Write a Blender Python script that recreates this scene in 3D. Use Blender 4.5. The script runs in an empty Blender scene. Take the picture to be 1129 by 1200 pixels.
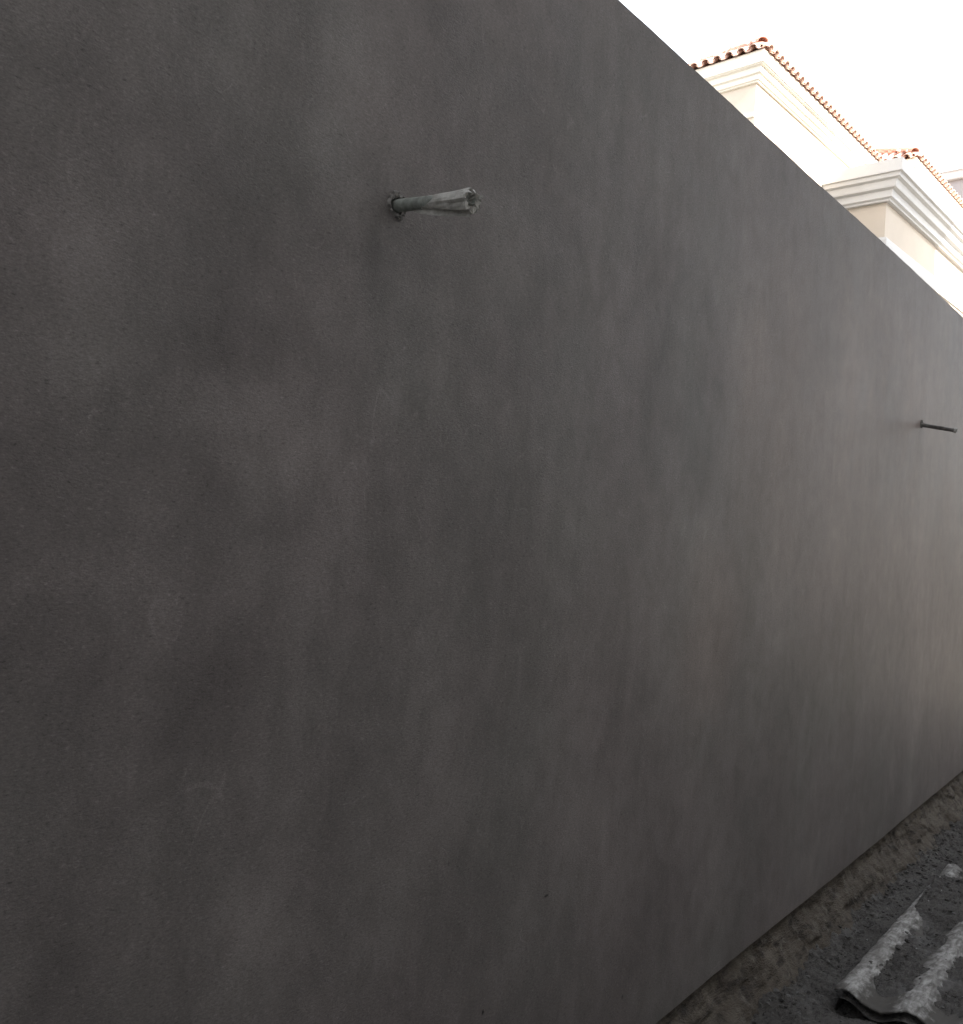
import bpy, bmesh, math, random
import numpy as np
from mathutils import Vector, Matrix

R = math.radians
scene = bpy.context.scene
COL = scene.collection
random.seed(7)

# ------------------------------------------------------------------ camera
CAM = Vector((1.25, 0.0, 1.70))
YAW, ROLL = R(39.8), R(3.42)
fw = Vector((-math.sin(YAW), math.cos(YAW), 0))
rt = Vector((math.cos(YAW), math.sin(YAW), 0))
up = Vector((0, 0, 1))
rc = rt * math.cos(ROLL) + up * math.sin(ROLL)
uc = up * math.cos(ROLL) - rt * math.sin(ROLL)
cam_data = bpy.data.cameras.new('camera')
cam_data.sensor_fit = 'HORIZONTAL'
cam_data.sensor_width = 36.0
cam_data.lens = 36.0 * 1046.5 / 1129.0
cam_data.clip_start = 0.02
cam_data.clip_end = 2000
cam = bpy.data.objects.new('camera', cam_data)
m = Matrix.Identity(4)
for i in range(3):
    m[i][0], m[i][1], m[i][2], m[i][3] = rc[i], uc[i], -fw[i], CAM[i]
cam.matrix_world = m
COL.objects.link(cam)
scene.camera = cam

# ------------------------------------------------------------------ light
SUN_EL = R(36)
SUN_ROT = R(94)                     # clockwise from +Y
EXPOSURE = 2.53
world = bpy.data.worlds.new('World')
scene.world = world
world.use_nodes = True
nt = world.node_tree
sky = nt.nodes.new('ShaderNodeTexSky')
sky.sky_type = 'NISHITA'
sky.sun_disc = False
sky.sun_elevation = SUN_EL
sky.sun_rotation = SUN_ROT
sky.air_density = 1.0
sky.dust_density = 1.0
sky.ozone_density = 1.0
hs = nt.nodes.new('ShaderNodeHueSaturation')
hs.inputs['Saturation'].default_value = 0.22     # milky, hazy white sky
nt.links.new(sky.outputs[0], hs.inputs['Color'])
nt.links.new(hs.outputs[0], nt.nodes['Background'].inputs[0])
nt.nodes['Background'].inputs[1].default_value = 0.13
sun_data = bpy.data.lights.new('sun', 'SUN')
sun_data.energy = 3.6
sun_data.angle = R(0.5)
sun_data.color = (1.0, 0.93, 0.82)
sun = bpy.data.objects.new('sun', sun_data)
sd = Vector((math.sin(SUN_ROT) * math.cos(SUN_EL), math.cos(SUN_ROT) * math.cos(SUN_EL), math.sin(SUN_EL)))
sun.rotation_euler = (-sd).to_track_quat('-Z', 'Y').to_euler()
sun.location = (40, 20, 40)
COL.objects.link(sun)
vs = scene.view_settings
vs.view_transform = 'Standard'
vs.look = 'None'
vs.exposure = EXPOSURE
vs.gamma = 1.0
vs.use_curve_mapping = False

# ------------------------------------------------------------------ helpers
def hash2(ix, iy, seed):
    h = (ix.astype(np.int64) * 374761393 + iy.astype(np.int64) * 668265263 + seed * 1442695041) & 0xffffffff
    h = ((h ^ (h >> 13)) * 1274126177) & 0xffffffff
    h = h ^ (h >> 16)
    return (h & 0xffffff) / float(0xffffff)

def vnoise(x, y, seed=0):
    """value noise, -1..1"""
    x0, y0 = np.floor(x), np.floor(y)
    fx, fy = x - x0, y - y0
    fx = fx * fx * fx * (fx * (fx * 6 - 15) + 10)
    fy = fy * fy * fy * (fy * (fy * 6 - 15) + 10)
    a = hash2(x0, y0, seed); b = hash2(x0 + 1, y0, seed)
    c = hash2(x0, y0 + 1, seed); d = hash2(x0 + 1, y0 + 1, seed)
    return ((a * (1 - fx) + b * fx) * (1 - fy) + (c * (1 - fx) + d * fx) * fy) * 2 - 1

def fbm(x, y, seed=0, octv=4, gain=0.5):
    t, amp, s = 0, 1.0, 0
    for o in range(octv):
        t = t + amp * vnoise(x * 2 ** o + 17.3 * o, y * 2 ** o - 9.1 * o, seed + o)
        s += amp
        amp *= gain
    return t / s

def smooth(a, b, t):
    t = np.clip((t - a) / (b - a), 0, 1)
    return t * t * (3 - 2 * t)

def tag(o, label=None, cat=None, group=None, kind=None):
    if label: o['label'] = label
    if cat: o['category'] = cat
    if group: o['group'] = group
    if kind: o['kind'] = kind
    return o

def link(name, me, mat=None, parent=None, shade=False):
    o = bpy.data.objects.new(name, me)
    COL.objects.link(o)
    if mat: me.materials.append(mat)
    if parent: o.parent = parent
    if shade:
        me.polygons.foreach_set('use_smooth', [True] * len(me.polygons))
    return o

def pymesh(name, verts, faces, mat=None, parent=None, shade=False):
    me = bpy.data.meshes.new(name)
    me.from_pydata([tuple(v) for v in verts], [], [tuple(f) for f in faces])
    me.update()
    return link(name, me, mat, parent, shade)

def from_bm(name, bm, mat=None, parent=None, shade=False, recalc=True):
    if recalc: bmesh.ops.recalc_face_normals(bm, faces=bm.faces)
    me = bpy.data.meshes.new(name)
    bm.to_mesh(me)
    bm.free()
    return link(name, me, mat, parent, shade)

def empty(name, loc, rz=0.0):
    o = bpy.data.objects.new(name, None)
    o.location = loc
    o.rotation_euler = (0, 0, rz)
    o.empty_display_size = 0.2
    COL.objects.link(o)
    return o

def add_box(bm, lo, hi):
    x0, y0, z0 = lo; x1, y1, z1 = hi
    v = [bm.verts.new(p) for p in ((x0, y0, z0), (x1, y0, z0), (x1, y1, z0), (x0, y1, z0),
                                   (x0, y0, z1), (x1, y0, z1), (x1, y1, z1), (x0, y1, z1))]
    for f in ((0, 3, 2, 1), (4, 5, 6, 7), (0, 1, 5, 4), (1, 2, 6, 5), (2, 3, 7, 6), (3, 0, 4, 7)):
        bm.faces.new([v[i] for i in f])

def add_prism(bm, poly, z0, z1):
    a = [bm.verts.new((x, y, z0)) for x, y in poly]
    b = [bm.verts.new((x, y, z1)) for x, y in poly]
    n = len(poly)
    bm.faces.new(a[::-1]); bm.faces.new(b)
    for i in range(n):
        bm.faces.new([a[i], a[(i + 1) % n], b[(i + 1) % n], b[i]])

def sweep(bm, path, prof, closed):
    """mitred sweep of a closed (outward, z) profile along a plan path; outward is right of travel"""
    n = len(path)
    rings = []
    for i in range(n):
        p = Vector(path[i])
        def nrm(a, b):
            d = (Vector(b) - Vector(a)).normalized()
            return Vector((d.y, -d.x))
        ns = []
        if closed or i > 0: ns.append(nrm(path[i - 1], path[i]))
        if closed or i < n - 1: ns.append(nrm(path[i], path[(i + 1) % n]))
        if len(ns) == 2:
            b = (ns[0] + ns[1])
            b = b / (1 + ns[0].dot(ns[1]))
        else:
            b = ns[0]
        rings.append([bm.verts.new((p.x + b.x * o, p.y + b.y * o, z)) for o, z in prof])
    k = len(prof)
    for i in range(n if closed else n - 1):
        r0, r1 = rings[i], rings[(i + 1) % n]
        for j in range(k):
            bm.faces.new([r0[j], r1[j], r1[(j + 1) % k], r0[(j + 1) % k]])
    if not closed:
        bm.faces.new(rings[0]); bm.faces.new(rings[-1][::-1])

# ---- node helpers
class NT:
    def __init__(s, name):
        s.m = bpy.data.materials.new(name)
        s.m.use_nodes = True
        s.t = s.m.node_tree
        s.b = s.t.nodes['Principled BSDF']
    def n(s, typ, **kw):
        nd = s.t.nodes.new(typ)
        for k, v in kw.items(): setattr(nd, k, v)
        return nd
    def l(s, a, b): s.t.links.new(a, b)
    def put(s, sock, v):
        if isinstance(v, bpy.types.NodeSocket): s.l(v, sock)
        else: sock.default_value = v
    def math(s, op, a, b=0.0, c=None, clamp=False):
        nd = s.n('ShaderNodeMath', operation=op)
        nd.use_clamp = clamp
        s.put(nd.inputs[0], a); s.put(nd.inputs[1], b)
        if c is not None: s.put(nd.inputs[2], c)
        return nd.outputs[0]
    def vmath(s, op, a, b=None, scale=None):
        nd = s.n('ShaderNodeVectorMath', operation=op)
        s.put(nd.inputs[0], a)
        if b is not None: s.put(nd.inputs[1], b)
        if scale is not None: s.put(nd.inputs['Scale'], scale)
        return nd.outputs['Value'] if op in ('LENGTH', 'DOT_PRODUCT', 'DISTANCE') else nd.outputs[0]
    def pos(s):
        return s.n('ShaderNodeTexCoord').outputs['Object']
    def noise(s, vec, scale, detail=3, rough=0.55, dist=0.0, out=0):
        nd = s.n('ShaderNodeTexNoise')
        s.l(vec, nd.inputs['Vector'])
        nd.inputs['Scale'].default_value = scale
        nd.inputs['Detail'].default_value = detail
        nd.inputs['Roughness'].default_value = rough
        nd.inputs['Distortion'].default_value = dist
        return nd.outputs[out]
    def range(s, v, a, b, c, d, clamp=True, interp='LINEAR'):
        nd = s.n('ShaderNodeMapRange', clamp=clamp, interpolation_type=interp)
        s.put(nd.inputs[0], v)
        for i, x in enumerate((a, b, c, d)): nd.inputs[i + 1].default_value = x
        return nd.outputs[0]
    def mix(s, f, a, b, blend='MIX'):
        nd = s.n('ShaderNodeMix', data_type='RGBA', blend_type=blend)
        s.put(nd.inputs[0], f)
        s.put(nd.inputs[6], a if isinstance(a, bpy.types.NodeSocket) else (*a, 1))
        s.put(nd.inputs[7], b if isinstance(b, bpy.types.NodeSocket) else (*b, 1))
        return nd.outputs[2]
    def bump(s, h, strength=0.4, dist=0.004, normal=None):
        nd = s.n('ShaderNodeBump')
        nd.inputs['Strength'].default_value = strength
        nd.inputs['Distance'].default_value = dist
        s.l(h, nd.inputs['Height'])
        if normal is not None: s.l(normal, nd.inputs['Normal'])
        return nd.outputs[0]
    def done(s, color=None, rough=None, normal=None, spec=None):
        if color is not None: s.put(s.b.inputs['Base Color'], color if isinstance(color, bpy.types.NodeSocket) else (*color, 1))
        if rough is not None: s.put(s.b.inputs['Roughness'], rough)
        if normal is not None: s.l(normal, s.b.inputs['Normal'])
        if spec is not None: s.b.inputs['Specular IOR Level'].default_value = spec
        return s.m

# ------------------------------------------------------------------ materials
def mat_grey_wall():
    M = NT('grey_render')
    P = M.pos()
    def stretch(a, b, c):
        return M.vmath('MULTIPLY', P, (a, b, c))
    cloud = M.noise(P, 1.7, 5, 0.55)
    cloud2 = M.noise(stretch(1, 1.0, 0.55), 4.5, 4, 0.6, 0.4)
    streak = M.noise(stretch(1, 9.0, 0.9), 1.0, 4, 0.6)
    streak2 = M.noise(stretch(1, 26.0, 1.6), 1.0, 3, 0.6)
    tint = M.noise(M.vmath('ADD', P, (3.1, 7.7, 1.9)), 2.6, 3, 0.5)
    grain = M.noise(stretch(1, 1.0, 1.25), 300, 3, 0.65)
    grain2 = M.noise(stretch(1, 0.6, 1.5), 210, 3, 0.6, 0.3)
    v = M.range(cloud, 0.30, 0.70, 0.87, 1.13)
    v = M.math('MULTIPLY', v, M.range(cloud2, 0.3, 0.7, 0.87, 1.13))
    v = M.math('MULTIPLY', v, M.range(streak, 0.3, 0.7, 0.965, 1.035))
    v = M.math('MULTIPLY', v, M.range(streak2, 0.3, 0.7, 0.98, 1.02))
    v = M.math('MULTIPLY', v, M.range(grain, 0.25, 0.75, 0.83, 1.17))
    v = M.math('MULTIPLY', v, M.range(grain2, 0.28, 0.72, 0.80, 1.20))
    mott = M.noise(stretch(1, 1.0, 0.8), 13, 6, 0.62, 0.3)
    v = M.math('MULTIPLY', v, M.range(mott, 0.3, 0.7, 0.87, 1.13))
    fleck = M.noise(stretch(1, 0.6, 1.4), 140, 3, 0.6)
    v = M.math('ADD', v, M.range(fleck, 0.59, 0.74, 0, 0.42))
    v = M.math('SUBTRACT', v, M.range(fleck, 0.27, 0.41, 0.38, 0))
    # pale and dark stain patches, plus two pale ones painted in for light: (y, z, ry, rz, amount)
    blobs = [
        (0.92, 1.80, .10, .11, .20), (0.76, 1.83, .13, .06, .15), (0.60, 1.97, .07, .10, .15), (0.60, 1.86, .06, .05, .10),
        (1.08, 2.42, .12, .17, .17), (1.28, 2.03, .10, .10, .16), (1.20, 1.90, .06, .08, .10), (0.68, 1.55, .10, .07, .10),
        (0.86, 1.92, .17, .22, -.16), (0.87, 2.25, .14, .16, -.13), (1.11, 1.93, .07, .09, -.10), (0.95, 1.68, .14, .10, -.12),
        (0.80, 1.40, .15, .12, -.12), (0.98, 0.98, .14, .10, .12), (1.45, 1.62, .16, .20, -.09), (0.50, 2.18, .10, .12, -.06),
        (2.55, 2.05, .12, .32, -.12), (2.85, 2.30, .18, .32, .12), (2.25, 2.18, .08, .30, -.10), (2.95, 1.95, .14, .25, -.12),
        (2.55, 1.62, .16, .17, .15), (2.30, 1.45, .12, .16, .10), (3.20, 1.52, .18, .30, .14), (3.4, 1.15, .30, .22, -.14),
        (2.85, 1.28, .16, .20, -.12), (1.85, 1.32, .25, .22, .06), (2.05, 0.95, .22, .12, .10), (1.65, 0.85, .12, .14, -.08),
        (2.75, 0.62, .14, .20, .10), (4.2, 1.15, .25, .3, -.10), (4.8, 1.75, .35, .3, .08), (4.0, 2.35, .30, .35, .14), (3.5, 2.0, .7, .8, .10),  # last two lighten the upper right in place of light
        (1.55, 2.30, .10, .20, .07), (1.72, 2.55, .08, .25, -.08), (2.15, 2.72, .10, .18, .08), (3.55, 2.55, .12, .3, -.08),
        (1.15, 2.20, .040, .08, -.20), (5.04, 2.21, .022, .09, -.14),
    ]
    wob = M.n('ShaderNodeTexNoise'); M.l(P, wob.inputs['Vector'])
    wob.inputs['Scale'].default_value = 5; wob.inputs['Detail'].default_value = 4
    off = M.vmath('SCALE', M.vmath('SUBTRACT', wob.outputs['Color'], (.5, .5, .5)), scale=0.22)
    Q = M.vmath('ADD', P, off)
    acc = None
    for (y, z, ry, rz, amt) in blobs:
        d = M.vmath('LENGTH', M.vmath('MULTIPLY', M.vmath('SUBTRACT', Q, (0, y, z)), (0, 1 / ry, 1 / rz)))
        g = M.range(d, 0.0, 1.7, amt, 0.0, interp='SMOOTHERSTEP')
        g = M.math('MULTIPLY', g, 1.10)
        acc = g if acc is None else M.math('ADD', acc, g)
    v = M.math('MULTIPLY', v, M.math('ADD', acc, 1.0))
    # chips and pin holes: (y, z, ry, rz)
    Q2 = M.vmath('ADD', P, M.vmath('SCALE', off, scale=0.02))
    for (y, z, ry, rz, amt) in [(1.840, 0.760, .011, .0035, .75), (1.612, 0.560, .0045, .0060, .9), (2.25, 0.352, .005, .006, .6),
                                (1.46, 0.94, .004, .005, .3)]:
        d = M.vmath('LENGTH', M.vmath('MULTIPLY', M.vmath('SUBTRACT', Q2, (0, y, z)), (0, 1 / ry, 1 / rz)))
        v = M.math('MULTIPLY', v, M.range(d, 0.5, 1.3, 1 - amt, 1.0))
    # pale scuffs
    sc = M.noise(M.vmath('MULTIPLY', P, (1, 16, 16)), 1.6, 2, 0.5, 1.5)
    fl = M.noise(P, 90, 2, 0.5)
    scuff = M.math('MULTIPLY', M.range(sc, 0.66, 0.72, 0, 1), M.range(fl, 0.52, 0.62, 0, 0.16))
    v = M.math('ADD', v, scuff)
    # short curved trowel nicks, pale, where two noises meet
    for sc_, off_, m_ in ((11, (4.2, 1.1, 8.3), 17), (7, (1.7, 6.4, 2.2), 12)):
        cn = M.noise(M.vmath('ADD', P, off_), sc_, 1, 0.4)
        ln = M.range(M.math('ABSOLUTE', M.math('SUBTRACT', cn, 0.5)), 0.0, 0.010, 1, 0)
        mk = M.range(M.noise(M.vmath('ADD', P, (off_[2], off_[0], off_[1])), m_, 2, 0.5), 0.60, 0.66, 0, 0.32)
        v = M.math('ADD', v, M.math('MULTIPLY', M.math('MULTIPLY', ln, mk), M.range(grain, 0.40, 0.60, 0.2, 1.2)))
    col = M.mix(M.range(tint, 0.36, 0.64, 0, 1), (0.2120, 0.1930, 0.1880), (0.2050, 0.1925, 0.1850))
    tint2 = M.noise(M.vmath('ADD', P, (9.1, 2.7, 4.9)), 1.3, 3, 0.5)
    col = M.mix(M.range(tint2, 0.40, 0.62, 0, 0.7), col, (0.2170, 0.1920, 0.1890))
    # pinkish patches, painted paler to stand in for light towards the far stub
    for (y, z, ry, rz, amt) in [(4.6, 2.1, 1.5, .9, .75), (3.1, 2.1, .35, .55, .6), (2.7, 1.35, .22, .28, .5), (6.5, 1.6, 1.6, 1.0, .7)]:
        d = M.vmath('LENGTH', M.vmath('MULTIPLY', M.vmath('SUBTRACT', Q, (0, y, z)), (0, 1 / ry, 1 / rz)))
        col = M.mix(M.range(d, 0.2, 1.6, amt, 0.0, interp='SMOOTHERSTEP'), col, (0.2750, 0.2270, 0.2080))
    cv = M.n('ShaderNodeCombineXYZ')
    for i in range(3): M.l(v, cv.inputs[i])
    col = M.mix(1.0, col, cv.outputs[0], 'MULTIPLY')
    h = M.math('ADD', M.math('MULTIPLY', grain, 0.6), M.math('MULTIPLY', grain2, 0.8))
    patch = M.noise(M.vmath('ADD', P, (2.2, 5.5, 6.6)), 5.5, 4, 0.6)
    h = M.math('MULTIPLY', h, M.range(patch, 0.38, 0.62, 0.30, 1.25))
    nb = M.bump(h, 0.33, 0.0026)
    wave = M.noise(stretch(1, 1.0, 0.6), 3.0, 3, 0.5)
    nb2 = M.bump(wave, 0.12, 0.02, nb)
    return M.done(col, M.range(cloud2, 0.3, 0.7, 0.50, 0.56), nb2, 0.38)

def mat_footing():
    M = NT('rough_footing')
    P = M.pos()
    a = M.noise(P, 7, 5, 0.6, 0.5)
    b = M.noise(M.vmath('MULTIPLY', P, (26, 9, 30)), 1.0, 6, 0.72, 0.5)
    c = M.noise(M.vmath('MULTIPLY', P, (1, 0.45, 1)), 170, 3, 0.6)
    col = M.mix(M.range(a, 0.35, 0.65, 0, 1), (0.084, 0.071, 0.056), (0.140, 0.121, 0.098))
    col = M.mix(M.range(b, 0.36, 0.52, 0.85, 0), col, (0.030, 0.025, 0.023))
    d = M.noise(P, 22, 4, 0.6)
    col = M.mix(M.range(d, 0.56, 0.66, 0, 0.45), col, (0.20, 0.185, 0.158))
    h = M.math('ADD', M.math('MULTIPLY', b, 1.0), M.math('MULTIPLY', c, 0.5))
    return M.done(col, 0.92, M.bump(h, 0.9, 0.012), 0.3)

def mat_soil():
    M = NT('dark_soil')
    P = M.pos()
    a = M.noise(P, 6, 5, 0.6)
    b = M.noise(M.vmath('MULTIPLY', P, (1, 0.42, 1)), 80, 5, 0.7, 0.6)
    c = M.noise(P, 260, 3, 0.65)
    col = M.mix(M.range(a, 0.35, 0.65, 0, 1), (0.088, 0.083, 0.078), (0.140, 0.134, 0.126))
    col = M.mix(M.range(b, 0.54, 0.70, 0, 0.6), col, (0.22, 0.212, 0.20))
    col = M.mix(M.range(b, 0.33, 0.46, 0.85, 0), col, (0.020, 0.019, 0.018))
    col = M.mix(M.range(c, 0.56, 0.72, 0, 0.5), col, (0.15, 0.145, 0.14))
    lime = M.noise(M.vmath('MULTIPLY', P, (1, .5, 1)), 7, 4, 0.6)
    col = M.mix(M.range(lime, 0.55, 0.66, 0, 0.7), col, (0.150, 0.146, 0.143))
    h = M.math('ADD', M.math('MULTIPLY', b, 1.0), M.math('MULTIPLY', c, 0.5))
    h = M.math('MULTIPLY', h, M.range(lime, 0.55, 0.66, 1.0, 0.45))
    return M.done(col, 0.93, M.bump(h, 1.0, 0.014), 0.25)

def mat_sheet():
    M = NT('weathered_fibre_cement')
    P = M.pos()
    a = M.noise(P, 14, 5, 0.65, 0.6)
    b = M.noise(M.vmath('MULTIPLY', P, (60, 18, 40)), 1.0, 4, 0.6, 0.5)
    c = M.noise(P, 210, 3, 0.6)
    col = M.mix(M.range(a, 0.40, 0.60, 0, 1), (0.33, 0.325, 0.31), (0.50, 0.495, 0.48))
    col = M.mix(M.range(b, 0.40, 0.66, 0, 0.95), col, (0.14, 0.134, 0.125))
    col = M.mix(M.range(c, 0.58, 0.70, 0, 0.6), col, (0.14, 0.135, 0.13))
    col = M.mix(M.range(M.noise(P, 5, 3, 0.5), 0.50, 0.66, 0, 0.5), col, (0.16, 0.150, 0.138))
    sep = M.n('ShaderNodeSeparateXYZ'); M.l(P, sep.inputs[0])
    silt = M.math('ADD', sep.outputs[2], M.math('MULTIPLY', M.math('SUBTRACT', M.noise(P, 26, 5, 0.65), 0.5), 0.075))
    col = M.mix(M.range(silt, 0.036, 0.057, 0.96, 0), col, (0.092, 0.086, 0.078))
    h = M.math('ADD', b, M.math('MULTIPLY', c, 0.5))
    return M.done(col, 0.88, M.bump(h, 0.6, 0.003), 0.3)

def mat_plain(name, c0, c1, scale=3.0, rough=0.8, bump=0.15, bscale=60, bdist=0.004, spec=0.4):
    M = NT(name)
    P = M.pos()
    a = M.noise(P, scale, 4, 0.6)
    b = M.noise(P, bscale, 3, 0.6)
    col = M.mix(M.range(a, 0.35, 0.65, 0, 1), c0, c1)
    col = M.mix(M.range(b, 0.35, 0.65, 0.18, 0), col, tuple(x * 0.7 for x in c0))
    return M.done(col, rough, M.bump(b, bump, bdist), spec)

def mat_tile():
    M = NT('terracotta')
    P = M.pos()
    info = M.n('ShaderNodeObjectInfo').outputs['Random']
    a = M.noise(P, 9, 4, 0.6)
    col = M.mix(M.range(a, 0.35, 0.65, 0, 1), (0.58, 0.350, 0.285), (0.66, 0.450, 0.375))
    col = M.mix(M.math('MULTIPLY', info, 0.5), col, (0.64, 0.45, 0.37))
    return M.done(col, 0.8, M.bump(M.noise(P, 80, 3), 0.2, 0.004), 0.4)

GREY = mat_grey_wall()
FOOT = mat_footing()
SOIL = mat_soil()
SHEET = mat_sheet()
BEIGE = mat_plain('beige_render', (0.60, 0.52, 0.43), (0.65, 0.565, 0.47), 1.2, 0.85)
BEIGE_SHADED = mat_plain('beige_render_shaded', (0.49, 0.435, 0.37), (0.53, 0.47, 0.40), 1.2, 0.85)  # darker copy of the beige, bay shade put into the colour
TRIM = mat_plain('cream_trim', (0.72, 0.68, 0.60), (0.77, 0.73, 0.65), 1.5, 0.75)
WHITE = mat_plain('white_trim', (0.52, 0.517, 0.51), (0.56, 0.557, 0.55), 1.5, 0.75)
TILE = mat_tile()
HIP_SHADED = mat_plain('hip_terracotta_shaded', (0.50, 0.235, 0.17), (0.56, 0.30, 0.225), 9, 0.8)  # deeper than the other tiles, shade on the hips put into the colour
SLAB = mat_plain('roof_underlay', (0.58, 0.44, 0.36), (0.64, 0.50, 0.42), 2, 0.85)
FLAT = mat_plain('flat_roof_screed', (0.42, 0.41, 0.38), (0.48, 0.47, 0.44), 2, 0.9)
BLOCK = mat_plain('grey_block_render', (0.30, 0.285, 0.285), (0.37, 0.35, 0.35), 0.8, 0.85)
SHADE_RENDER = mat_plain('shade_house_render', (0.25, 0.235, 0.22), (0.30, 0.285, 0.265), 0.6, 0.85)
BOUNCE_PAVE = mat_plain('bounce_paving', (0.30, 0.28, 0.25), (0.37, 0.35, 0.31), 1.2, 0.9, 0.3, 40, 0.01)
GLASS = mat_plain('dark_window_glass', (0.03, 0.035, 0.04), (0.04, 0.045, 0.05), 1, 0.08, 0.0)
PVC = mat_plain('weathered_grey_pvc', (0.19, 0.205, 0.185), (0.37, 0.395, 0.365), 55, 0.65, 0.5, 240, 0.0006)
PVCD = mat_plain('dirty_dark_pvc', (0.050, 0.046, 0.042), (0.20, 0.19, 0.178), 38, 0.6, 0.4, 240, 0.0008)
WRAP = mat_plain('mortar_smeared_plastic', (0.36, 0.35, 0.32), (0.60, 0.59, 0.56), 45, 0.6, 0.4, 180, 0.0012)
MORTAR = mat_plain('dark_mortar', (0.17, 0.163, 0.155), (0.33, 0.32, 0.305), 80, 0.9, 0.6, 240, 0.002)
CUT = mat_plain('pale_cut_plastic', (0.42, 0.41, 0.39), (0.52, 0.51, 0.48), 60, 0.6)
CHIP = mat_plain('pale_chip', (0.45, 0.45, 0.44), (0.62, 0.62, 0.60), 50, 0.8)
STONE = mat_plain('grey_rubble', (0.10, 0.097, 0.093), (0.20, 0.195, 0.19), 30, 0.9, 0.5, 200, 0.003)

# ------------------------------------------------------------------ ground
Z_CREST, PITCH, X_CREST = 0.055, 0.204, 0.276
def sheet_z(x, y):
    sag = 0.004 * np.sin(y * 2.1)
    return 0.037 + 0.018 * np.cos(2 * np.pi * (x - X_CREST) / PITCH) + sag

def dense(lo, hi, step, far, k):
    core = np.arange(lo, hi + step / 2, step)
    g = np.geomspace(step * 2, far, k)
    return np.concatenate([lo - g[::-1], core, hi + g])

def ground_z(X, Y):
    z = 0.016 * fbm(X * 5, Y * 5, 3, 3)
    bank = smooth(0.20, 0.04, X)                         # soil banked against the footing
    z = z + 0.022 * bank
    clod = fbm(X * 38, Y * 30, 11, 4, 0.62)
    z = z + (0.013 + 0.008 * bank) * clod + 0.010 * np.maximum(0, fbm(X * 16, Y * 13, 21, 3))
    flat = smooth(-0.05, 0.20, fbm(X * 4.0 + 3, Y * 1.6, 31, 2)) * smooth(0.10, 0.15, X) * smooth(0.30, 0.22, X)
    z = z * (1 - 0.75 * flat) + 0.012 * flat
    under = smooth(0.20, 0.25, X) * smooth(3.30, 3.40, Y) * smooth(5.3, 5.1, Y)
    z = z - 0.020 * under
    hollow = np.exp(-((X - 0.285) / 0.05) ** 2 - ((Y - 3.38) / 0.10) ** 2)
    return z - 0.022 * hollow

def grid(name, xs, ys, zf, mat, parent=None):
    X, Y = np.meshgrid(xs, ys)
    Z = zf(X, Y)
    nx, ny = len(xs), len(ys)
    co = np.stack([X, Y, Z], -1).reshape(-1, 3).astype(np.float32)
    idx = np.arange(nx * ny).reshape(ny, nx)
    q = np.stack([idx[:-1, :-1], idx[:-1, 1:], idx[1:, 1:], idx[1:, :-1]], -1).reshape(-1, 4)
    me = bpy.data.meshes.new(name)
    me.vertices.add(len(co)); me.vertices.foreach_set('co', co.ravel())
    me.loops.add(q.size); me.loops.foreach_set('vertex_index', q.ravel().astype(np.int32))
    me.polygons.add(len(q))
    me.polygons.foreach_set('loop_start', (np.arange(len(q)) * 4).astype(np.int32))
    me.polygons.foreach_set('use_smooth', [True] * len(q))
    me.update(calc_edges=True)
    me.validate()
    return link(name, me, mat, parent)

ground = grid('ground', dense(-0.06, 1.30, 0.007, 400, 40), dense(2.5, 7.0, 0.009, 400, 40), ground_z, SOIL)
tag(ground, kind='structure')

# ------------------------------------------------------------------ grey boundary wall
ZB, ZT = 0.192, 3.026
ys = np.unique(np.concatenate([np.arange(-8, 2, 0.5), np.arange(2, 7.2, 0.02), np.arange(7.2, 40.01, 0.6)]))
bj = 0.0022 * fbm(ys * 14, ys * 0, 5, 3) + 0.003 * vnoise(ys * 1.3, ys * 0, 8)
tj = 0.0022 * fbm(ys * 7, ys * 0, 9, 4, .6) + 0.003 * vnoise(ys * 0.9, ys * 0, 10)
verts, faces = [], []
for i, y in enumerate(ys):
    verts += [(0, y, ZB + bj[i]), (0.0, y, ZT + tj[i]), (-0.20, y, ZT + tj[i]), (-0.20, y, 0.0), (-0.060, y, 0.0), (-0.060, y, ZB + bj[i])]
for i in range(len(ys) - 1):
    for j in range(6):
        a, b = i * 6 + j, i * 6 + (j + 1) % 6
        faces.append((a, a + 6, b + 6, b))
faces += [tuple(range(6)), tuple(range((len(ys) - 1) * 6, len(ys) * 6))[::-1]]
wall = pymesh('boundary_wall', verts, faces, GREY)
bm = bmesh.new(); bm.from_mesh(wall.data)
bmesh.ops.recalc_face_normals(bm, faces=bm.faces); bm.to_mesh(wall.data); bm.free()
tag(wall, 'long dark grey rendered boundary wall with cloudy stains filling the picture', 'wall')
PIPES = [(1.193, 2.278), (5.056, 2.298)]
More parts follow.
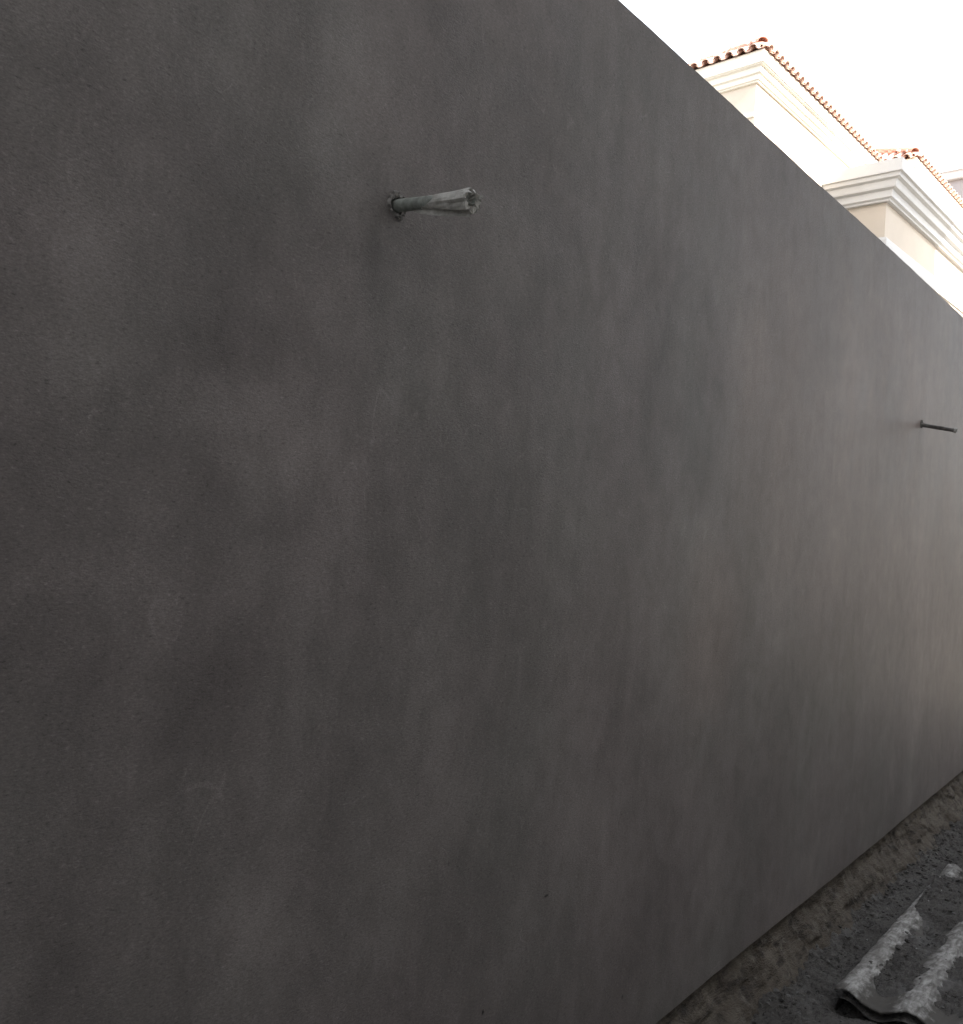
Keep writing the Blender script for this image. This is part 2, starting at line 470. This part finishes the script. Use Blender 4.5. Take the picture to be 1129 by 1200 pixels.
for (py, pz), rr in zip(PIPES, (0.0178, 0.0155)):
    hb = bmesh.new()
    n = 18
    a, b = [], []
    for k in range(n):
        t = 2 * math.pi * k / n
        r_ = rr * (1 + 0.14 * math.sin(3 * t + 1) + 0.09 * math.sin(5 * t))
        a.append(hb.verts.new((-0.045, py + r_ * math.cos(t), pz + r_ * math.sin(t))))
        b.append(hb.verts.new((0.05, py + r_ * 1.1 * math.cos(t), pz + r_ * 1.1 * math.sin(t))))
    hb.faces.new(a); hb.faces.new(b[::-1])
    for k in range(n): hb.faces.new([a[k], a[(k + 1) % n], b[(k + 1) % n], b[k]])
    cut = from_bm('cutter', hb)
    md = wall.modifiers.new('hole', 'BOOLEAN'); md.operation = 'DIFFERENCE'; md.object = cut; md.solver = 'EXACT'
    dg = bpy.context.evaluated_depsgraph_get()
    me = bpy.data.meshes.new_from_object(wall.evaluated_get(dg))
    wall.modifiers.clear()
    old = wall.data
    wall.data = me
    bpy.data.meshes.remove(old)
    cm = cut.data
    bpy.data.objects.remove(cut); bpy.data.meshes.remove(cm)

# footing: rough, leaning out towards the soil
fy = np.unique(np.concatenate([np.arange(-8, 2.2, 0.4), np.arange(2.2, 7.4, 0.011), np.arange(7.4, 40.1, 0.5)]))
ft = np.linspace(0, 1, 26)
T, Y = np.meshgrid(ft, fy)
z = 0.20 - 0.235 * T
x = -0.034 + 0.165 * T ** 1.35
rgh = smooth(0.0, 0.25, T)
x = x + rgh * (0.012 * fbm(Y * 7, z * 14, 41, 3) + 0.022 * fbm(Y * 9, z * 24, 45, 5, 0.62)) + 0.012 * np.maximum(0, fbm(Y * 2.2, z * 3, 50, 2))
x = np.minimum(x, -0.012 + 0.30 * T)
nz, nyy = len(ft), len(fy)
co = np.stack([x, Y, z], -1).reshape(-1, 3)
idx = np.arange(nz * nyy).reshape(nyy, nz)
q = np.stack([idx[:-1, :-1], idx[:-1, 1:], idx[1:, 1:], idx[1:, :-1]], -1).reshape(-1, 4)
foot = pymesh('footing', co.tolist(), q.tolist(), FOOT, wall, True)

# ------------------------------------------------------------------ conduit stubs in the wall
def tube(bm, p0, d, L_, r0, r1, n=20, rings=14, bend=0.0, wob=0.0, thick=0.0022, seed=0):
    d = d.normalized()
    side = d.cross(Vector((0, 0, 1))).normalized()
    upv = side.cross(d)
    rnd = random.Random(seed)
    out, inn = [], []
    for i in range(rings + 1):
        t = i / rings
        c = p0 + d * (L_ * t) + upv * (-bend * t * t)
        r = r0 + (r1 - r0) * t
        ro, ri = [], []
        for k in range(n):
            a = 2 * math.pi * k / n
            w = 1 + wob * (rnd.random() - 0.5)
            e = (math.cos(a) * side + math.sin(a) * upv)
            ro.append(bm.verts.new(c + e * r * w)); ri.append(bm.verts.new(c + e * (r - thick)))
        out.append(ro); inn.append(ri)
    for i in range(rings):
        for k in range(n):
            k2 = (k + 1) % n
            bm.faces.new([out[i][k], out[i][k2], out[i + 1][k2], out[i + 1][k]])
            bm.faces.new([inn[i][k2], inn[i][k], inn[i + 1][k], inn[i + 1][k2]])
    for k in range(n):
        k2 = (k + 1) % n
        bm.faces.new([out[0][k2], out[0][k], inn[0][k], inn[0][k2]])
        bm.faces.new([out[-1][k], out[-1][k2], inn[-1][k2], inn[-1][k]])
    return side, upv

def mortar_ring(parent, y, z, r, seed):
    bm = bmesh.new()
    rnd = random.Random(seed)
    n = 26
    ringA, ringB, ringC = [], [], []
    for k in range(n):
        a = 2 * math.pi * k / n
        w = 1 + 0.30 * (rnd.random() - 0.5)
        ca, sa = math.cos(a), math.sin(a)
        ringA.append(bm.verts.new((-0.010, y + r * .88 * ca, z + r * .88 * sa)))
        ringB.append(bm.verts.new((0.001 + 0.007 * rnd.random() ** 2, y + r * (1.0 + .3 * rnd.random()) * w * ca, z + r * (1.0 + .3 * rnd.random()) * w * sa)))
        ringC.append(bm.verts.new((-0.002, y + r * 1.42 * w * ca, z + r * 1.42 * w * sa)))
    for k in range(n):
        k2 = (k + 1) % n
        bm.faces.new([ringA[k], ringA[k2], ringB[k2], ringB[k]])
        bm.faces.new([ringB[k], ringB[k2], ringC[k2], ringC[k]])
    # crumbs of mortar squeezed out round the pipe
    for (dy, dz, s) in ((-.5, 1.0, .42), (.1, .98, .34), (-1.0, -.75, .22), (.5, -1.15, .28), (-.1, -1.05, .3), (.9, .8, .3), (-1.05, .5, .3)):
        ico = bmesh.ops.create_icosphere(bm, subdivisions=1, radius=r * s)
        for v in ico['verts']:
            v.co = v.co * (0.75 + 0.5 * rnd.random())
            v.co += Vector((0.003, y + dy * r, z + dz * r))
    return from_bm('mortar_collar', bm, MORTAR, parent)

# first stub: grey pipe with its end wrapped in smeared plastic
y0, z0 = PIPES[0]
A = empty('conduit_stub', (0, y0, z0))
tag(A, 'grey pipe stub with a crumpled plastic wrapped end sticking out of the wall', 'pipe', 'conduit stubs sticking out of the wall')
d1 = Vector((math.cos(R(6.0)), -0.02, -math.sin(R(6.0))))
P0 = Vector((-0.04, 0, 0.004))
bm = bmesh.new()
side, upv = tube(bm, P0, d1, 0.235, 0.0122, 0.0118, 22, 12, 0.0)
pipe1 = from_bm('pipe', bm, PVC, A, True)
mortar_ring(A, 0, 0, 0.0185, 3)
S0 = P0 + d1 * 0.04                       # axis point at the wall face
rnd = random.Random(12)
# sleeve of crumpled plastic over the end
bm = bmesh.new()
n = 21
#            along, radius, drop of the centre
stations = [(0.092, .0124, .000), (0.112, .0140, .0006), (0.132, .0160, .0018), (0.152, .0182, .0032), (0.172, .0200, .0045),
            (0.190, .0215, .0055), (0.199, .0213, .006), (0.196, .0150, .006), (0.186, .008, .006), (0.182, .003, .006)]
ph = [rnd.random() * 6.28 for _ in range(8)]
fold = [rnd.uniform(-.13, .13) for _ in range(n)]
rings = []
for i, (s_, r, dz) in enumerate(stations):
    t = i / 5
    c = S0 + d1 * s_ - upv * dz
    ring = []
    for k in range(n):
        a = 2 * math.pi * k / n + 0.25 * t
        w = 1 + fold[k] * min(1, .1 + t) + 0.11 * (rnd.random() - .5) * min(1.3, .2 + t)
        rr = r * w
        jag = 0
        if i >= 5: jag = (rnd.random() - .5) * 0.010
        if i >= 7: rr = r * (1 + 0.7 * (rnd.random() - .5))
        if i == 0: rr = 0.0123; jag = 0.016 * math.sin(a * 2 + 1) - 0.004
        ring.append(bm.verts.new(c + (math.cos(a) * side * .92 + math.sin(a) * upv) * rr + d1 * jag))
    rings.append(ring)
for i in range(len(rings) - 1):
    for k in range(n):
        k2 = (k + 1) % n
        bm.faces.new([rings[i][k], rings[i][k2], rings[i + 1][k2], rings[i + 1][k]])
bm.faces.new(rings[-1])
for k in (1, 4, 7, 10, 13, 16, 19):       # torn ears round the open end
    b, b2 = rings[6][k].co, rings[6][(k + 1) % n].co
    mid = (b + b2) / 2
    rad = (mid - (S0 + d1 * .197 - upv * .0065))
    tip = mid + d1 * (0.004 + 0.009 * rnd.random()) - rad * rnd.uniform(-.05, .6)
    v = [bm.verts.new(b), bm.verts.new(b2), bm.verts.new(tip), bm.verts.new(mid - rad * 0.06)]
    bm.faces.new([v[0], v[1], v[2]]); bm.faces.new([v[1], v[3], v[2]]); bm.faces.new([v[3], v[0], v[2]])
wrap = from_bm('plastic_wrap', bm, WRAP, A)
# loose flap hanging under the pipe back towards the wall
bm = bmesh.new()
rows = []
for i in range(15):
    t = i / 14
    s_ = 0.045 + 0.150 * t
    drop = 0.003 + 0.0200 * t ** 0.7
    top_ = S0 + d1 * s_ - upv * 0.0105
    swing = side * (0.0022 * math.sin(9 * t) - 0.002)
    row = []
    for k in range(5):
        q = k / 4
        p = top_ - upv * (drop * q) + swing * q - side * (0.004 * math.sin(math.pi * q) * t) + Vector((0, 0, 1)) * (0.0012 * (rnd.random() - .5))
        row.append((p - side * 0.0006, p + side * 0.0006))
    rows.append([(bm.verts.new(a_), bm.verts.new(b_)) for a_, b_ in row])
for i in range(14):
    for k in range(4):
        bm.faces.new([rows[i][k][0], rows[i + 1][k][0], rows[i + 1][k + 1][0], rows[i][k + 1][0]])
        bm.faces.new([rows[i][k][1], rows[i][k + 1][1], rows[i + 1][k + 1][1], rows[i + 1][k][1]])
    bm.faces.new([rows[i][4][0], rows[i + 1][4][0], rows[i + 1][4][1], rows[i][4][1]])
    bm.faces.new([rows[i][0][1], rows[i + 1][0][1], rows[i + 1][0][0], rows[i][0][0]])
from_bm('plastic_flap', bm, WRAP, A)

# second stub, far along the wall: thin, dark, bare
y1, z1 = PIPES[1]
B = empty('conduit_stub', (0, y1, z1))
tag(B, 'thin dark bare pipe stub far along the wall near the right edge', 'pipe', 'conduit stubs sticking out of the wall')
d2 = Vector((math.cos(R(11)), 0.0, -math.sin(R(11))))
bm = bmesh.new()
tube(bm, Vector((-0.04, 0, 0.004)), d2, 0.205, 0.0105, 0.0098, 16, 14, 0.0, 0.10, 0.002, 4)
from_bm('pipe', bm, PVCD, B, True)
bm = bmesh.new()
tube(bm, Vector((-0.04, 0, 0.004)) + d2 * 0.203, d2, 0.011, 0.0128, 0.0135, 16, 3, 0.0, 0.12, 0.004, 5)
from_bm('pipe_end', bm, CUT, B)
mortar_ring(B, 0, 0, 0.0150, 8)

# ------------------------------------------------------------------ corrugated sheet and the soil lying on it
bm = bmesh.new()
rnd = random.Random(5)
sx = np.arange(0.236, 1.262, PITCH / 30)
TH = 0.007
front = 3.385 + 0.022 * fbm(sx * 16, sx * 0, 61, 5, .6) + 0.02 * (sx - 0.27)
back = 5.10 + 0.05 * fbm(sx * 9, sx * 0, 66, 3)
NL = 200
XX = np.repeat(sx[:, None], NL, 1)
YY = front[:, None] + (back - front)[:, None] * np.linspace(0, 1, NL)[None, :]
XX[0] += 0.010 * fbm(YY[0] * 14, YY[0] * 0, 70, 4, .6)
ZZ = sheet_z(XX, YY) + 0.0030 * fbm(YY * 17, XX * 17, 71, 4, .6)
top, bot = [], []
for i in range(len(sx)):
    top.append([bm.verts.new((XX[i, j], YY[i, j], ZZ[i, j])) for j in range(NL)])
    bot.append([bm.verts.new((XX[i, j], YY[i, j], ZZ[i, j] - TH)) for j in range(NL)])
for i in range(len(sx) - 1):
    for j in range(NL - 1):
        bm.faces.new([top[i][j], top[i + 1][j], top[i + 1][j + 1], top[i][j + 1]])
        bm.faces.new([bot[i][j + 1], bot[i + 1][j + 1], bot[i + 1][j], bot[i][j]])
    bm.faces.new([top[i][0], bot[i][0], bot[i + 1][0], top[i + 1][0]])
    bm.faces.new([top[i + 1][-1], bot[i + 1][-1], bot[i][-1], top[i][-1]])
for e in (0, -1):
    for j in range(NL - 1):
        bm.faces.new([top[e][j], top[e][j + 1], bot[e][j + 1], bot[e][j]])
sheet = from_bm('corrugated_sheet', bm, SHEET, None, True)
tag(sheet, 'pale weathered corrugated sheet half buried in dark soil beside the wall', 'sheet')

def cover_z(X, Y):
    base = sheet_z(X, Y)
    low = fbm(X * 6, Y * 4, 81, 3)
    lvl = 0.0405 + 0.012 * low + 0.020 * fbm(X * 14, Y * 9, 82, 4, .6)
    lvl = lvl + 0.030 * smooth(4.05, 4.45, Y + 0.25 * fbm(X * 7, Y * 3, 84, 2)) * smooth(4.98, 4.72, Y + .08 * low)
    lvl = lvl + 0.010 * fbm(X * 44, Y * 18, 91, 5, 0.68) + 0.008 * np.maximum(0, fbm(X * 17, Y * 15, 95, 3))
    z = lvl
    fr = smooth(0.0, 0.13, Y - 3.44 - 0.10 * (fbm(X * 11, Y * 5, 99, 3) + 0.3) - 0.06 * smooth(0.33, 0.28, X))
    z = (base - 0.03) * (1 - fr) + z * fr
    lf = smooth(0.236, 0.262, X + 0.010 * fbm(Y * 20, X * 3, 103, 2))
    z = z * lf - 0.035 * (1 - lf)
    bk = smooth(5.9, 5.4, Y)
    return z * bk - 0.04 * (1 - bk)
cover = grid('loose_soil', np.arange(0.235, 1.30, 0.0045), np.arange(3.37, 5.95, 0.0065), cover_z, SOIL)
tag(cover, 'dark crumbly soil lying in the valleys of the corrugated sheet', 'soil', kind='stuff')

# rubble, clods and pale chips
def scatter(name, count, smin, smax, mat, seed, region, label, cat, squash=0.7, weight=None):
    rnd = random.Random(seed)
    t = bmesh.new()
    bmesh.ops.create_icosphere(t, subdivisions=1, radius=1)
    base_v = [v.co.copy() for v in t.verts]
    base_f = [[v.index for v in f.verts] for f in t.faces]
    t.free()
    V, Fc = [], []
    k = 0
    while k < count:
        x_ = rnd.uniform(region[0], region[1]); y_ = rnd.uniform(region[2], region[3])
        if weight and rnd.random() > weight(x_, y_): continue
        xa, ya = np.array([x_]), np.array([y_])
        z_ = float(ground_z(xa, ya)[0])
        if x_ > 0.25 and 3.4 < y_ < 5.8:
            zc_ = float(cover_z(xa, ya)[0])
            sz_ = float(sheet_z(xa, ya)[0])
            if y_ < 5.1 and zc_ < sz_ - 0.003: continue
            if y_ < 5.1: zc_ = max(zc_, sz_)
            z_ = max(z_, zc_)
        k += 1
        s = smin + (smax - smin) * rnd.random() ** 2.5
        rot = Matrix.Rotation(rnd.random() * 6.28, 3, 'Z') @ Matrix.Rotation(rnd.random() * 0.9, 3, 'X')
        sc = Vector((s * rnd.uniform(.7, 1.3), s * rnd.uniform(.7, 1.3), s * squash * rnd.uniform(.6, 1.1)))
        o = len(V)
        for v in base_v:
            w = v * rnd.uniform(0.75, 1.2)
            V.append(rot @ Vector((w.x * sc.x, w.y * sc.y, w.z * sc.z)) + Vector((x_, y_, z_ + s * 0.15)))
        Fc += [[o + i for i in f] for f in base_f]
    o = pymesh(name, V, Fc, mat)
    tag(o, label, cat, kind='stuff')
    return o
wgt = lambda x_, y_: 1.0 if x_ < 0.2 else 0.45
scatter('soil_clods', 1900, 0.003, 0.013, SOIL, 21, (0.03, 1.1, 2.6, 6.8), 'small dark clods of earth strewn over the soil at the wall foot', 'clods', 0.7, wgt)
scatter('grey_rubble', 420, 0.003, 0.014, STONE, 22, (0.03, 1.1, 2.6, 6.8), 'small grey stones scattered over the dark soil', 'rubble', 0.6, wgt)
scatter('pale_chips', 60, 0.0015, 0.0055, CHIP, 23, (0.05, 0.9, 2.8, 6.5), 'tiny pale plaster chips on the dark soil', 'chips', 0.5)

# ------------------------------------------------------------------ the villa behind the wall
VROT = R(-2.0)
villa = empty('villa', (-5.93, 15.97, 0.0), VROT)
tag(villa, 'beige villa with cream cornices and red tiled hip roofs behind the wall', 'house')
ZE = 10.60                         # top of the cornice, underside of the tiles
OV = 0.22
MX0, MY1 = -9.0, 15.0              # main block x: MX0..0, y: 0..MY1
CX, CY0, CY1 = 0.80, 6.55, 15.0    # projecting wing
BX, BY0, BY1 = 1.25, 3.75, 12.0    # lower bay
bm = bmesh.new(); add_prism(bm, [(MX0, 0), (0, 0), (0, CY0), (CX, CY0), (CX, CY1), (MX0, CY1)], -0.2, ZE - 0.04)
from_bm('wall', bm, BEIGE, villa)
bm = bmesh.new(); add_prism(bm, [(-0.05, BY0), (BX, BY0), (BX, BY1), (0.5, BY1)], -0.2, 9.33)
from_bm('bay_wall', bm, BEIGE_SHADED, villa)

prof_a = [(-.05, 10.10), (.045, 10.10), (.05, 10.125), (.08, 10.135), (.085, 10.225), (.125, 10.24), (.135, 10.345), (.185, 10.36), (.19, 10.375),
          (.21, 10.38), (.21, ZE), (-.05, ZE)]
bm = bmesh.new()
sweep(bm, [(MX0, 0), (0, 0), (0, CY0), (CX, CY0), (CX, CY1), (MX0, CY1)], prof_a, True)
from_bm('cornice', bm, TRIM, villa)
prof_b = [(-0.04, 8.73), (0.09, 8.73), (0.1, 8.765), (0.15, 8.795), (0.16, 8.93), (0.24, 8.96), (0.25, 8.99), (0.27, 9.1), (0.34, 9.13), (0.35, 9.205), (0.4, 9.22), (0.4, 9.475), (-0.04, 9.475)]
bm = bmesh.new()
sweep(bm, [(-0.02, BY0), (BX, BY0), (BX, BY1), (CX - .02, BY1)], prof_b, False)
from_bm('bay_cornice', bm, WHITE, villa)
bm = bmesh.new(); add_box(bm, (-0.05, BY0 + 0.05, 9.34), (BX - .05, BY1 - .05, 9.46))
from_bm('flat_roof', bm, FLAT, villa)
# string courses
ps = lambda z_, h, o: [(-.03, z_), (o * .7, z_), (o, z_ + h * .25), (o, z_ + h * .8), (o * .6, z_ + h), (-.03, z_ + h)]
bm = bmesh.new(); sweep(bm, [(-.02, BY0), (BX, BY0), (BX, BY1), (CX - .02, BY1)], ps(7.69, .30, .06), False)
from_bm('string_course', bm, WHITE, villa)
bm = bmesh.new(); sweep(bm, [(MX0, 0), (-0.003, 0)], ps(9.46, .08, .035), False)
from_bm('string_course', bm, TRIM, villa)

# hip roofs with barrel tiles
SL = 0.565
PA = math.atan(SL)
def hip_roof(x0, x1, y0, y1, z):
    """slab with hip slopes over an eave rectangle; ridge runs along y"""
    bm = bmesh.new()
    hw = (x1 - x0) / 2
    zr = z + hw * SL
    a = [bm.verts.new(p) for p in ((x0, y0, z), (x1, y0, z), (x1, y1, z), (x0, y1, z))]
    c = [bm.verts.new(p) for p in ((x0 + hw, y0 + hw, zr), (x0 + hw, y1 - hw, zr))]
    bm.faces.new(a[::-1])
    bm.faces.new([a[0], a[1], c[0]]); bm.faces.new([a[1], a[2], c[1], c[0]])
    bm.faces.new([a[2], a[3], c[1]]); bm.faces.new([a[3], a[0], c[0], c[1]])
    return bm
EA = (MX0 - OV, OV, -OV, MY1 + OV)
WX0 = -7.0
EC = (WX0, CX + OV, CY0 - OV, CY1 + OV - 0.01)
roof_a = from_bm('roof', hip_roof(*EA, ZE + 0.004), SLAB, villa)
roof_c = from_bm('roof', hip_roof(*EC, ZE + 0.006), SLAB, villa)
def h_of(E_, x_, y_):
    x0, x1, y0, y1 = E_
    return SL * min(x_ - x0, x1 - x_, y_ - y0, y1 - y_)

def tile_mesh(name, r0, r1, L_, flip, seg=6, th=0.014):
    """half barrel tile along +Y (up slope); open ends with real thickness"""
    bm = bmesh.new()
    rows = []
    for (yy, r) in ((0, r0), (L_, r1)):
        o_, i_ = [], []
        for k in range(seg + 1):
            a = math.pi * k / seg
            s = -1 if flip else 1
            o_.append(bm.verts.new((r * math.cos(a), yy, s * r * 0.85 * math.sin(a))))
            i_.append(bm.verts.new(((r - th) * math.cos(a), yy, s * (r - th) * 0.85 * math.sin(a))))
        rows.append((o_, i_))
    (o0, i0), (o1, i1) = rows
    for k in range(seg):
        bm.faces.new([o0[k], o0[k + 1], o1[k + 1], o1[k]])
        bm.faces.new([i0[k], i1[k], i1[k + 1], i0[k + 1]])
        bm.faces.new([o0[k], i0[k], i0[k + 1], o0[k + 1]])
        bm.faces.new([o1[k], o1[k + 1], i1[k + 1], i1[k]])
    for k in (0, seg):
        bm.faces.new([o0[k], o1[k], i1[k], i0[k]])
    bmesh.ops.recalc_face_normals(bm, faces=bm.faces)
    me = bpy.data.meshes.new(name)
    bm.to_mesh(me); bm.free()
    me.materials.append(TILE)
    me.polygons.foreach_set('use_smooth', [False] * len(me.polygons))
    return me
TW, TL, EX = 0.245, 0.42, 0.34
COVER = tile_mesh('roof_tile', 0.088, 0.072, TL, False)
PAN = tile_mesh('roof_tile', 0.082, 0.092, TL, True)
HIP = tile_mesh('hip_tile', 0.110, 0.098, 0.45, False)
HIP.materials[0] = HIP_SHADED

def mesh_arrays(me):
    return [v.co.copy() for v in me.vertices], [list(p.vertices) for p in me.polygons]
CV, CF = mesh_arrays(COVER)
PV, PF = mesh_arrays(PAN)
rt_ = random.Random(9)
def tiles(E_, other, roof, sides, piece_sides):
    x0, x1, y0, y1 = E_
    V, Fc = [], []
    zb = ZE + 0.01
    # (start corner, direction along the eave, inward direction, eave length)
    S = {'front': (Vector((x0, y0, 0)), Vector((1, 0, 0)), Vector((0, 1, 0)), x1 - x0),
         'right': (Vector((x1, y0, 0)), Vector((0, 1, 0)), Vector((-1, 0, 0)), y1 - y0),
         'left': (Vector((x0, y1, 0)), Vector((0, -1, 0)), Vector((1, 0, 0)), y1 - y0),
         'back': (Vector((x1, y1, 0)), Vector((-1, 0, 0)), Vector((0, -1, 0)), x1 - x0)}
    hw = (x1 - x0) / 2
    for sname in sides:
        p0, u, v, Lu = S[sname]
        nrow = int(hw / math.cos(PA) / EX)
        ncol = int(Lu / TW)
        pad = (Lu - ncol * TW) / 2
        for j in range(nrow):
            for i in range(ncol * 2):
                pan = i % 2 == 1
                uu = pad + (i + 0.5) * TW / 2 + 0.25 * TW
                t = (j * EX) * math.cos(PA) - 0.075
                tm = t + 0.5 * TL * math.cos(PA)
                if uu < tm - 0.05 or uu > Lu - tm + 0.05: continue
                pm = p0 + u * uu + v * max(tm, 0.02)
                if other is not None and h_of(other, pm.x, pm.y) > h_of(E_, pm.x, pm.y) + 0.03: continue
                jit = rt_.uniform(-.006, .006)
                base = p0 + u * (uu + jit) + v * t
                base.z = zb + max(t, -0.08) * SL + (0.012 if pan else 0.030) + (0.078 if pan else 0.030)
                X_ = u
                Y_ = (v * math.cos(PA) + Vector((0, 0, math.sin(PA))))
                Z_ = X_.cross(Y_)
                if Z_.z < 0: Z_ = -Z_
                # X = Y x Z keeps the frame right-handed
                X_ = Y_.cross(Z_)
                yaw = rt_.uniform(-.02, .02)
                mt = Matrix(((X_.x, Y_.x, Z_.x, base.x), (X_.y, Y_.y, Z_.y, base.y), (X_.z, Y_.z, Z_.z, base.z), (0, 0, 0, 1))) @ Matrix.Rotation(yaw, 4, 'Z')
                single = (sname in piece_sides) and j == 0
                if sname == 'right' and other is EA and p0.y + uu > 12: single = False
                if sname == 'front' and other is EC and uu < Lu - 4.5: single = False
                if single:
                    o = bpy.data.objects.new('roof_tile', PAN if pan else COVER)
                    COL.objects.link(o)
                    o.parent = roof
                    o.matrix_local = mt
                else:
                    vv, ff = (PV, PF) if pan else (CV, CF)
                    b0 = len(V)
                    V.extend(mt @ c for c in vv)
                    Fc.extend([b0 + q for q in f] for f in ff)
    o = pymesh('roof_tiles', V, Fc, TILE, roof)
    tag(o, kind='stuff')
tiles(EA, EC, roof_a, ('front', 'right', 'left', 'back'), ('front', 'right'))
tiles(EC, EA, roof_c, ('front', 'right'), ('front', 'right'))

def hips(E_, other, roof, corners):
    x0, x1, y0, y1 = E_
    hw = (x1 - x0) / 2
    for cxy in corners:
        p = Vector((x1 if cxy[0] else x0, y1 if cxy[1] else y0, ZE + 0.02))
        q = Vector((x0 + hw, (y1 - hw) if cxy[1] else (y0 + hw), ZE + 0.02 + hw * SL))
        d = (q - p); Ld = d.length; d.normalize()
        side_ = d.cross(Vector((0, 0, 1))).normalized()
        nz_ = side_.cross(d)
        k = 0
        while k * 0.37 < Ld - 0.1:
            c = p + d * (k * 0.37 + 0.15) + nz_ * 0.105
            c2 = p + d * (k * 0.37 + .2)
            if other is None or h_of(other, c2.x, c2.y) < h_of(E_, c2.x, c2.y) + 0.05:
                o = bpy.data.objects.new('hip_tile', HIP)
                COL.objects.link(o); o.parent = roof
                X_, Y_, Z_ = side_, d, nz_
                o.matrix_local = Matrix(((X_.x, Y_.x, Z_.x, c.x), (X_.y, Y_.y, Z_.y, c.y), (X_.z, Y_.z, Z_.z, c.z), (0, 0, 0, 1)))
            k += 1
hips(EA, EC, roof_a, ((1, 0), (0, 0)))
hips(EC, EA, roof_c, ((1, 0),))

# ------------------------------------------------------------------ far block, and unseen houses added across the alley for shade
far = empty('apartment_block', (-7.0, 36.0, 0.0), VROT)
tag(far, 'far grey block with a white parapet just showing over the tiled eave', 'building')
bm = bmesh.new(); add_box(bm, (-5.2, 0, -0.2), (4.0, 9, 14.96)); from_bm('wall', bm, BLOCK, far)
bm = bmesh.new(); sweep(bm, [(-5.2, 0), (4, 0), (4, 9), (-5.2, 9)], [(-.3, 14.96), (.16, 14.96), (.18, 15.0), (.18, 15.23), (.24, 15.25), (.24, 15.31), (-.3, 15.31)], True)
from_bm('parapet', bm, WHITE, far)

def shade_house(name, label, x, ya, yb, top, floors, eave=0.0):  # unseen house, placed and sized to shade the wall and bay
    h = empty(name, (x, ya, 0.0))
    tag(h, label, 'house')
    L_ = yb - ya
    bm = bmesh.new(); add_box(bm, (0, 0, -0.2), (9, L_, top - .5)); from_bm('wall', bm, SHADE_RENDER, h)
    bm = bmesh.new(); sweep(bm, [(0, 0), (9, 0), (9, L_), (0, L_)], [(-.2, top - .5), (.05, top - .5), (.05, top), (-.2, top)], True)
    from_bm('parapet', bm, SHADE_RENDER, h)
    if eave:
        bm = bmesh.new(); add_box(bm, (-eave, -eave, top - .75), (0.02, L_ , top - .52)); from_bm('eave', bm, WHITE, h)  # overhang added to cut sky light on the wall
    n = int(L_ / 4)
    for fl in range(floors):
        for k in range(n):
            ya_ = (L_ - 4.0 * n) / 2 + 1.4 + 4.0 * k
            bm = bmesh.new(); add_box(bm, (-0.05, ya_, 1.2 + 3.4 * fl), (0.02, ya_ + 1.3, 2.6 + 3.4 * fl))
            w_ = from_bm('window', bm, WHITE, h)
            bm = bmesh.new(); add_box(bm, (-0.06, ya_ + .08, 1.28 + 3.4 * fl), (-0.052, ya_ + 1.22, 2.52 + 3.4 * fl))
            from_bm('pane', bm, GLASS, w_)
shade_house('shade_house', 'unseen three storey house added close across the alley to shade the grey wall', 2.7, -30.0, 5.2, 14.5, 3, 1.1)
shade_house('shade_house', 'unseen low house added across the alley to shape light on the grey wall', 3.8, 5.4, 9.8, 6.0, 1)
shade_house('shade_house', 'unseen four storey house placed down the alley to shade the villa bay', 4.6, 13.8, 22.5, 16.6, 4)
# unseen pale paving, added to bounce light onto the wall and villa
bm = bmesh.new()
add_box(bm, (-0.05, 8.0, -0.10), (60, 60, 0.05))
tag(from_bm('bounce_pavement', bm, BOUNCE_PAVE), kind='structure')
bm = bmesh.new()
add_box(bm, (-45, -40, -0.10), (-0.21, 60, 0.06))
tag(from_bm('bounce_garden', bm, BOUNCE_PAVE), kind='structure')
bm = bmesh.new()
add_box(bm, (1.5, -30, -0.10), (2.69, 7.9, 0.045))
tag(from_bm('bounce_path', bm, BOUNCE_PAVE), kind='structure')
